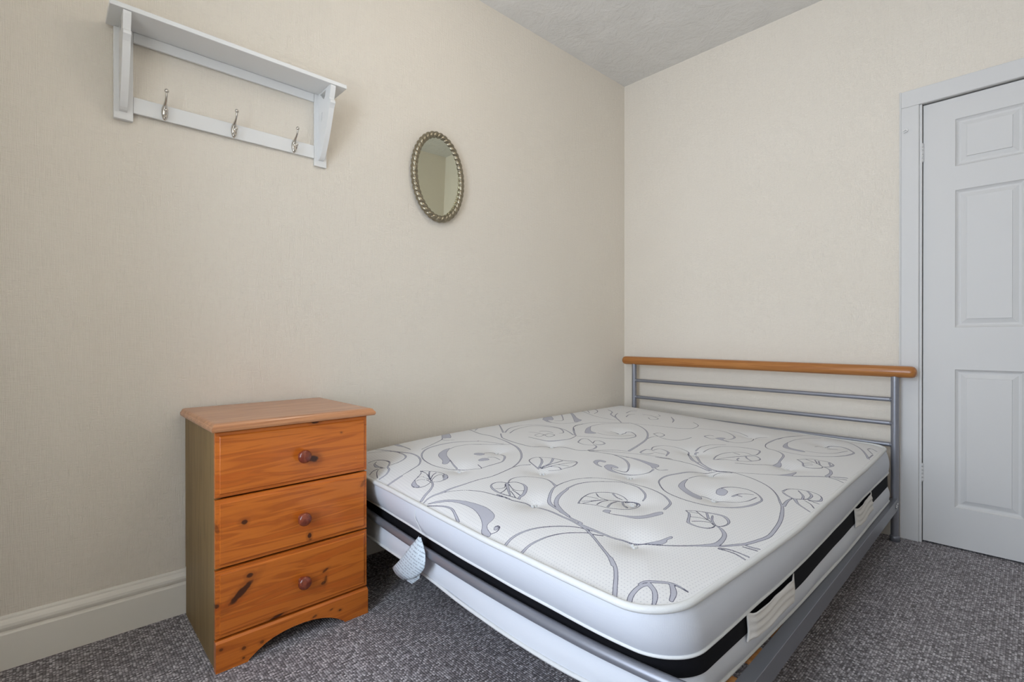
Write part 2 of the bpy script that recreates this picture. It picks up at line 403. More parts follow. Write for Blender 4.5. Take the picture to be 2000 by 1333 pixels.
# ================================================================ oval rope mirror
mi = thing('wall_mirror', (lx(-1.548), -1.548, 1.695), 'oval mirror in a twisted rope frame of dull bronze metal, hung on the wall', 'mirror')
def rope_frame():
    m = MB(); A, B, rr = .1335, .1975, .0165; N, K, th = 504, 20, .045; cx = lx(-1.548)+.0185; turns = 44
    ct, st = math.cos(th), math.sin(th); vs = []
    # equal arc length parameter
    tt = [2*math.pi*i/4000 for i in range(4001)]; L = [0]
    for i in range(4000): L.append(L[-1]+math.hypot(A*(math.cos(tt[i+1])-math.cos(tt[i])), B*(math.sin(tt[i+1])-math.sin(tt[i]))))
    j = 0
    for i in range(N):
        s = L[-1]*i/N
        while L[j+1] < s: j += 1
        t = tt[j]
        ny, nz = math.cos(t)/A, math.sin(t)/B; q = math.hypot(ny, nz); ny, nz = ny/q, nz/q
        for k in range(K):
            ph = 2*math.pi*k/K
            lobe = abs(math.cos((2*ph-2*math.pi*turns*i/N)/2))
            r = rr*(.66+.37*math.sqrt(lobe))
            y0 = A*math.cos(t)+ny*r*math.cos(ph); z0 = B*math.sin(t)+nz*r*math.cos(ph)
            vs.append((cx+r*math.sin(ph), -1.548+y0*ct-z0*st*-1*-1, 1.695+y0*st+z0*ct))
    m.add(vs, [(i*K+k, i*K+(k+1) % K, ((i+1) % N)*K+(k+1) % K, ((i+1) % N)*K+k) for i in range(N) for k in range(K)], True)
    return m
t = NT('aged bronze rope'); t.base(t.mix(t.noise(t.map((70,70,70)), 1, 3), srgb(120,112,94), srgb(176,168,148))); t.set(.36, 1.0); M['rope'] = t.m
rope_frame().build('rope_frame', M['rope'], mi)
t = NT('mirror silvering'); t.base(srgb(222,224,206)); t.set(.01, 1.0); M['mirror'] = t.m
m = MB(); N = 96; xg = lx(-1.548)+.016; th = .045
m.prism([(-1.548+.124*math.cos(2*math.pi*k/N)*math.cos(th)-.188*math.sin(2*math.pi*k/N)*math.sin(th), 1.695+.124*math.cos(2*math.pi*k/N)*math.sin(th)+.188*math.sin(2*math.pi*k/N)*math.cos(th)) for k in range(N)], 'x', lx(-1.548)+.004, xg)
ce = (lx(-1.548)+.0135, -1.548, 1.695); Rm = Matrix.Rotation(math.radians(2.1), 3, 'Y')@Matrix.Rotation(math.radians(-1.9), 3, 'Z')
m.v = [tuple(Vector(ce)+Rm@(Vector(p)-Vector(ce))) for p in m.v]
g = m.build('mirror_glass', M['mirror'], mi); tag(g, 'silvered mirror glass')

# ================================================================ pine chest of drawers
CY = -2.344
ch = thing('chest_of_drawers', (0, CY, 0), 'orange pine bedside chest with three drawers and an arched plinth, against the wall', 'chest of drawers')
LT, MD, DK = srgb(218,124,44), srgb(198,100,29), srgb(132,58,14)
def ky(l): return [(y-CY, z, a, b, c, d) for y, z, a, b, c, d in l]
M['pine_front'] = wood('honey pine front', LT, MD, DK, 'y', ky([(-2.292,.663,.011,.0045,0,1),(-2.303,.5505,.0165,.0095,-.25,1),(-2.497,.4014,.008,.0065,0,.95),(-2.566,.3985,.005,.014,.3,.5),(-2.3125,.3121,.0055,.0085,0,1),
  (-2.134,.4395,.013,.006,.9,.45),(-2.4825,.2438,.008,.007,0,1),(-2.505,.203,.036,.0085,.72,1),(-2.2624,.1884,.010,.0035,.5,.75),(-2.2698,.1503,.0075,.0055,.2,.85),(-2.262,.158,.004,.012,-.2,.6),
  (-2.566,.1832,.006,.006,0,.9),(-2.4101,.0945,.019,.0055,.3,1),(-2.31,.30,.004,.003,0,.5),(-2.21,.62,.004,.003,0,.5)]))
M['pine_plinth'] = wood('honey pine plinth', LT, MD, DK, 'y', ky([(-2.4994,.0435,.0055,.0045,0,.75),(-2.4511,.0407,.006,.005,0,.7),(-2.2441,.0583,.006,.0025,.3,.7),(-2.2161,.0457,.005,.0035,0,.8),(-2.2987,.0562,.007,.003,.3,.7),(-2.5567,.0629,.005,.004,0,.7),(-2.50,.016,.004,.003,0,.8)]))
M['pine_top'] = wood('worn pine top', srgb(204,146,102), srgb(184,124,82), srgb(132,80,48), 'y', ky([(-2.46,.69,.008,.02,0,.0)]), rough=.34, coat=.35)
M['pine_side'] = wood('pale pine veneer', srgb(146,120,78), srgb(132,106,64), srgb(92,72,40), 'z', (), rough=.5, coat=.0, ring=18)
M['knob'] = wood('dark stained turned wood', srgb(150,74,48), srgb(124,52,34), srgb(70,26,18), 'x', (), rough=.2, coat=.5, scr=False)
YL, YR = -2.569, -2.119
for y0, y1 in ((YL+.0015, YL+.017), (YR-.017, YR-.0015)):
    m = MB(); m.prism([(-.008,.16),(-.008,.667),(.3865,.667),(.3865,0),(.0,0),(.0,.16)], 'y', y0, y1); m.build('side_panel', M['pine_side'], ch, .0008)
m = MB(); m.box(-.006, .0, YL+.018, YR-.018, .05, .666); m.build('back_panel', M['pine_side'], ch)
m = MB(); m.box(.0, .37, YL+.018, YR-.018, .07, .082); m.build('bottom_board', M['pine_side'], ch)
# moulded top
def moulded_top():
    m = MB(); prof = [(.000,.6675),(.0175,.6675),(.0195,.6705),(.0205,.675),(.0195,.6795),(.0155,.6825),(.0145,.6850),(.0115,.6885),(.006,.6905),(.0,.691)]
    # rows: offset outward from the inner rectangle, back edge flush
    xi0, xi1, yi0, yi1 = -.0125, .4045, -2.5665, -2.1165
    rings = [[(xi0, yi0-o*.75, z), (xi1+o, yi0-o*.75, z), (xi1+o, yi1+o*.9, z), (xi0, yi1+o*.9, z)] for o, z in prof]
    for k in range(len(rings)-1): m.add(rings[k]+rings[k+1], [(q, (q+1) % 4, 4+(q+1) % 4, 4+q) for q in range(4)])
    m.add(rings[0], [(3,2,1,0)]); m.add(rings[-1], [(0,1,2,3)])
    return m
moulded_top().build('top', M['pine_top'], ch, .0012)
def drawer_front(z0, z1):
    m = MB(); x0, x1 = .3875, .4045; e = .012
    outer = [(YL, z0), (YR, z0), (YR, z1), (YL, z1)]
    def ring(o, x): return [(x, YL+o, z0+o), (x, YR-o, z0+o), (x, YR-o, z1-o), (x, YL+o, z1-o)]
    rs = [ring(0, x0), ring(0, x1-.0065), ring(.0015, x1-.004), ring(.0095, x1-.0035), ring(.0105, x1-.0012), ring(.0125, x1)]
    for k in range(len(rs)-1): m.add(rs[k]+rs[k+1], [(q, (q+1) % 4, 4+(q+1) % 4, 4+q) for q in range(4)])
    m.add(rs[0], [(3,2,1,0)]); m.add(rs[-1], [(0,1,2,3)])
    return m
for (z0, z1, kz) in ((.4815, .6635, .5655), (.2855, .4765, .374), (.0905, .2795, .180)):
    d = drawer_front(z0, z1).build('drawer', M['pine_front'], ch)
    m = MB(); m.box(.03, .387, YL+.02, YR-.02, z0+.01, z1-.03)
    b_ = m.build('drawer_box', M['pine_side'], d)
    k = MB(); k.lathe((.4035, -2.335, kz), (1,0,0), [(0,0),(0,.012),(.002,.0124),(.006,.009),(.010,.0086),(.014,.0122),(.018,.0178),(.0225,.0203),(.027,.0196),(.031,.0154),(.0335,.0085),(.0345,0)], 32)
    k.build('knob', M['knob'], d)
# plinth with the arched cut-out
def plinth():
    m = MB(); top = .0855
    pts = [(YL-.0005, 0), (-2.4885, 0)]
    arc = [(-2.4845,.006),(-2.474,.013),(-2.458,.0235),(-2.44,.0335),(-2.42,.041),(-2.39,.0475),(-2.36,.0505),(-2.33,.0505),(-2.30,.048),(-2.27,.041),(-2.25,.034),(-2.23,.0245),(-2.214,.0135),(-2.204,.006)]
    pts += arc+[(-2.2, 0), (YR+.0005, 0), (YR+.0005, top-.006), (YL-.0005, top-.006)]
    m.prism(pts, 'x', .3875, .4075)
    m.add([(.3875,YL-.0005,top-.006),(.4075,YL-.0005,top-.006),(.4015,YL-.0005,top),(.3875,YL-.0005,top),(.3875,YR+.0005,top-.006),(.4075,YR+.0005,top-.006),(.4015,YR+.0005,top),(.3875,YR+.0005,top)],
          [(0,1,2,3),(7,6,5,4),(1,5,6,2),(2,6,7,3)])
    return m
plinth().build('plinth', M['pine_plinth'], ch, .0008)

# ================================================================ bed frame
bd = thing('bed_frame', (.82, -1.05, 0), 'silver metal double bedstead with an orange beech headboard rail and slats', 'bed frame')
M['beech'] = wood('orange beech rail', srgb(190,130,70), srgb(172,108,50), srgb(134,76,32), 'x', (), rough=.33, ring=60, scr=False, coat=.2)
PY = -.081
m = MB(); x0, x1, r, zl, zr = .045, 1.588, .0265, .785, .7745
path = []; rad = []
for d, q in ((0,.0),(.001,.35),(.004,.66),(.009,.86),(.016,.97),(.024,1.0)): path.append((x0+d, PY, zl)); rad.append(r*max(q,.01))
for k in range(1, 12): f = k/12; path.append((x0+(x1-x0)*f, PY, zl+(zr-zl)*f)); rad.append(r)
for d, q in ((.024,1.0),(.016,.97),(.009,.86),(.004,.66),(.001,.35),(0,.0)): path.append((x1-d, PY, zr)); rad.append(r*max(q,.01))
m.tube(path, r, 32, True, rad); tag(m.build('headboard_rail', M['beech'], bd), 'rounded orange beech wood rail')
XL, XRp = .131, 1.5085
for x, zt in ((XL, .762), (XRp, .755)):
    m = MB(); m.tube([(x, PY, .0), (x, PY, zt)], .0152, 28); m.build('post', M['silver'], bd)
    m = MB(); m.lathe((x, PY, .0), (0,0,1), [(0,0),(0,.0195),(.022,.0195),(.026,.0165),(.026,0)]); tag(m.build('foot_cap', M['silver'], bd), 'flared foot cap')
for zl_, zr_ in ((.655,.646),(.546,.537),(.4515,.4385)):
    m = MB(); m.tube([(XL+.01, PY, zl_), (XRp-.01, PY, zr_)], .0102, 20)
    for x, z, s in ((XL+.0152, zl_, 1), (XRp-.0152, zr_, -1)): m.lathe((x-s*.002, PY, z), (s,0,0), [(0,.0125),(.003,.0118),(.005,.0098),(.006,.0093)], 20)
    m.build('headboard_bar', M['silver'], bd)
def side_rail(xf0, xf1, wdt):
    """angle iron rail: outer face runs from xf0 at the head to xf1 at the foot"""
    m = MB(); ya, yb = PY-.016, -2.04; zt = .1985; h = .050; th_ = .003; s = 1 if wdt > 0 else -1
    def prof(y, x): return [(x-wdt, y, zt), (x, y, zt), (x, y, zt-h), (x-s*th_, y, zt-h), (x-s*th_, y, zt-th_), (x-wdt, y, zt-th_)]
    a, b = prof(ya, xf0), prof(yb, xf1); m.add(a+b, [(i, (i+1) % 6, 6+(i+1) % 6, 6+i) for i in range(6)])
    m.add(a, [(5,4,3,2,1,0)]); m.add(b, [tuple(range(6))])
    return m.build('side_rail', M['rail_metal'], bd, .0012)
rr_ = side_rail(1.5225, 1.5500, .031); side_rail(.1155, .108, -.028)
m = MB()
m.lathe((1.5240, -.150, .172), (1,0,0), [(0,0),(0,.007),(.003,.0065),(.0045,.004),(.0045,0)], 18); m.lathe((1.5235, -.112, .178), (1,0,0), [(0,0),(0,.0055),(.003,.005),(.004,0)], 18)
m.box(1.5238, 1.5249, -.158, -.104, .166, .184)
tag(m.build('bolt_plate', M['screw'], rr_), 'bright bolt head and slotted plate')
# bowed foot rail and the two foot posts
TUBE = [(.135,-2.030),(.22,-2.042),(.35,-2.057),(.50,-2.069),(.65,-2.079),(.80,-2.087),(.95,-2.0925),(1.08,-2.0945),(1.20,-2.0935),(1.32,-2.089),(1.42,-2.080),(1.50,-2.070),(1.545,-2.062)]
def catmull(P, n):
    out = []
    for i in range(len(P)-1):
        p0 = P[max(i-1, 0)]; p1 = P[i]; p2 = P[i+1]; p3 = P[min(i+2, len(P)-1)]
        for k in range(n):
            t = k/n
            out.append(tuple(.5*(2*b+(c-a)*t+(2*a-5*b+4*c-d)*t*t+(3*b-a-3*c+d)*t**3) for a, b, c, d in zip(p0, p1, p2, p3)))
    out.append(tuple(P[-1])); return out
m = MB(); m.tube([(x, y, .2875) for x, y in catmull(TUBE, 4)], .0127, 24); m.build('foot_rail', M['silver'], bd)
for x, y in ((.128, -2.034), (1.556, -2.060)):
    m = MB(); m.tube([(x, y, 0), (x, y, .290)], .0152, 24); m.lathe((x, y, .290), (0,0,1), [(0,.0152),(.004,.013),(.006,.008),(.007,0)], 24); m.build('foot_post', M['silver'], bd)
M['slat'] = wood('beech slat', srgb(206,150,92), srgb(190,130,74), srgb(150,96,50), 'x', (), rough=.5, ring=50, scr=False, coat=0)
for k in range(13):
    yc = -1.862+.1465*k; zc = .1965
    if k == 0: slat = None
    m = MB(); m.box(.146, 1.4955+.0135*(-yc), yc-.036, yc+.036, zc-.0125, zc-.0035); s_ = m.build('slat', M['slat'], bd, .002)
m = MB(); m.box(.80, .84, -2.02, -.10, .150, .1855); m.build('centre_beam', M['silver'], bd, .002)
m = MB(); m.tube([(.82,-1.05,0),(.82,-1.05,.150)], .0125, 16); m.build('centre_leg', M['silver'], bd)

# ================================================================ mattress
ma = thing('mattress', (.76, -1.08, .19), 'white quilted double mattress with grey scroll pattern and black side band, on the bedstead', 'mattress')
X0, X1, Y0, Y1, RC = .02, 1.495, -.11, -2.05, .085
TUFTS = [(0.968,-1.893),(1.304,-1.902),(0.572,-1.857),(0.788,-1.665),(1.01,-1.469),(1.174,-1.222),(1.153,-1.679),(1.292,-1.455),(1.024,-0.479),(1.006,-1.004),(0.565,-1.37),(0.495,-1.611),(0.6,-0.929),(1.319,-0.903),(1.315,-0.37)]
def ip(T, v): return np.interp(v, [p[0] for p in T], [p[1] for p in T])
def smooth_table(T):
    # a rounded version of a table so that no kinks show in the fabric
    xs = np.linspace(T[0][0], T[-1][0], 81); ys = np.interp(xs, [p[0] for p in T], [p[1] for p in T])
    k = np.hanning(13); k /= k.sum(); yp = np.pad(ys, 6, mode='edge'); return list(zip(xs, np.convolve(yp, k, 'valid')))
# how far each seam bulges beyond the plain rectangle, along the foot (by x) and along the long side (by y)
FT = {0: [(.02,-.010),(.39,-.027),(.59,-.040),(.82,-.056),(1.04,-.069),(1.27,-.077),(1.4,-.076),(1.495,-.070)],
      1: [(.02,.02),(.315,.014),(.64,-.013),(.867,-.028),(1.078,-.033),(1.244,-.037),(1.38,-.037),(1.47,-.019)],
      2: [(.02,.03),(.3,.015),(.6,-.008),(.9,-.022),(1.2,-.022),(1.4,-.012),(1.495,.01)],
      3: [(.02,.01),(.31,.003),(.62,-.007),(.88,-.032),(1.09,-.040),(1.24,-.036),(1.495,-.004)]}
RT = {0: [(-2.1,.008),(-1.98,.014),(-1.88,.019),(-1.73,.027),(-1.51,.036),(-1.26,.025),(-.6,.010),(-.1,-.010)],
      1: [(-2.05,.013),(-1.91,.020),(-1.77,.021),(-1.52,.031),(-.83,.016),(-.56,.009),(-.1,.004)],
      2: [(-2.05,.012),(-1.99,.017),(-1.76,.020),(-1.51,.031),(-.78,.018),(-.1,.005)],
      3: [(-2.05,-.004),(-1.85,.005),(-1.65,.010),(-1.385,.016),(-.93,.017),(-.1,.006)]}
for T_ in (FT, RT):
    for q_ in T_: T_[q_] = smooth_table(T_[q_])
def bowf(yn): return np.clip((Y0-yn)/(Y0-Y1), 0, 1)**6
def xf(x): return np.clip((x-X0)/(X1-X0), 0, 1)**4
def bend(x, yn, lv=0): return x+ip(RT[lv], yn)*xf(x), yn+ip(FT[lv], x)*bowf(yn)
def edge(x, yn): return .462-.0215*x-bowf(yn)*(.034*(1-x/1.5)+.002)
def top_z(xn, yn):
    x, y = bend(xn, yn)
    cx, cy = (X0+X1)/2, (Y0+Y1)/2; hx, hy = (X1-X0)/2-RC, (Y0-Y1)/2-RC
    qx, qy = np.abs(xn-cx)-hx, np.abs(yn-cy)-hy
    sd = np.hypot(np.maximum(qx, 0), np.maximum(qy, 0))+np.minimum(np.maximum(qx, qy), 0)-RC
    d = np.maximum(-sd, 0); amp = .016+.037*(1-x/1.5)
    z = edge(xn, yn)+amp*(1-np.exp(-d/.07))
    for tx, ty in TUFTS:
        r2_ = (x-tx)**2+(y-ty)**2
        z = z-.014*np.exp(-r2_/(2*.040**2))-.006*np.exp(-r2_/(2*.012**2))
    return z
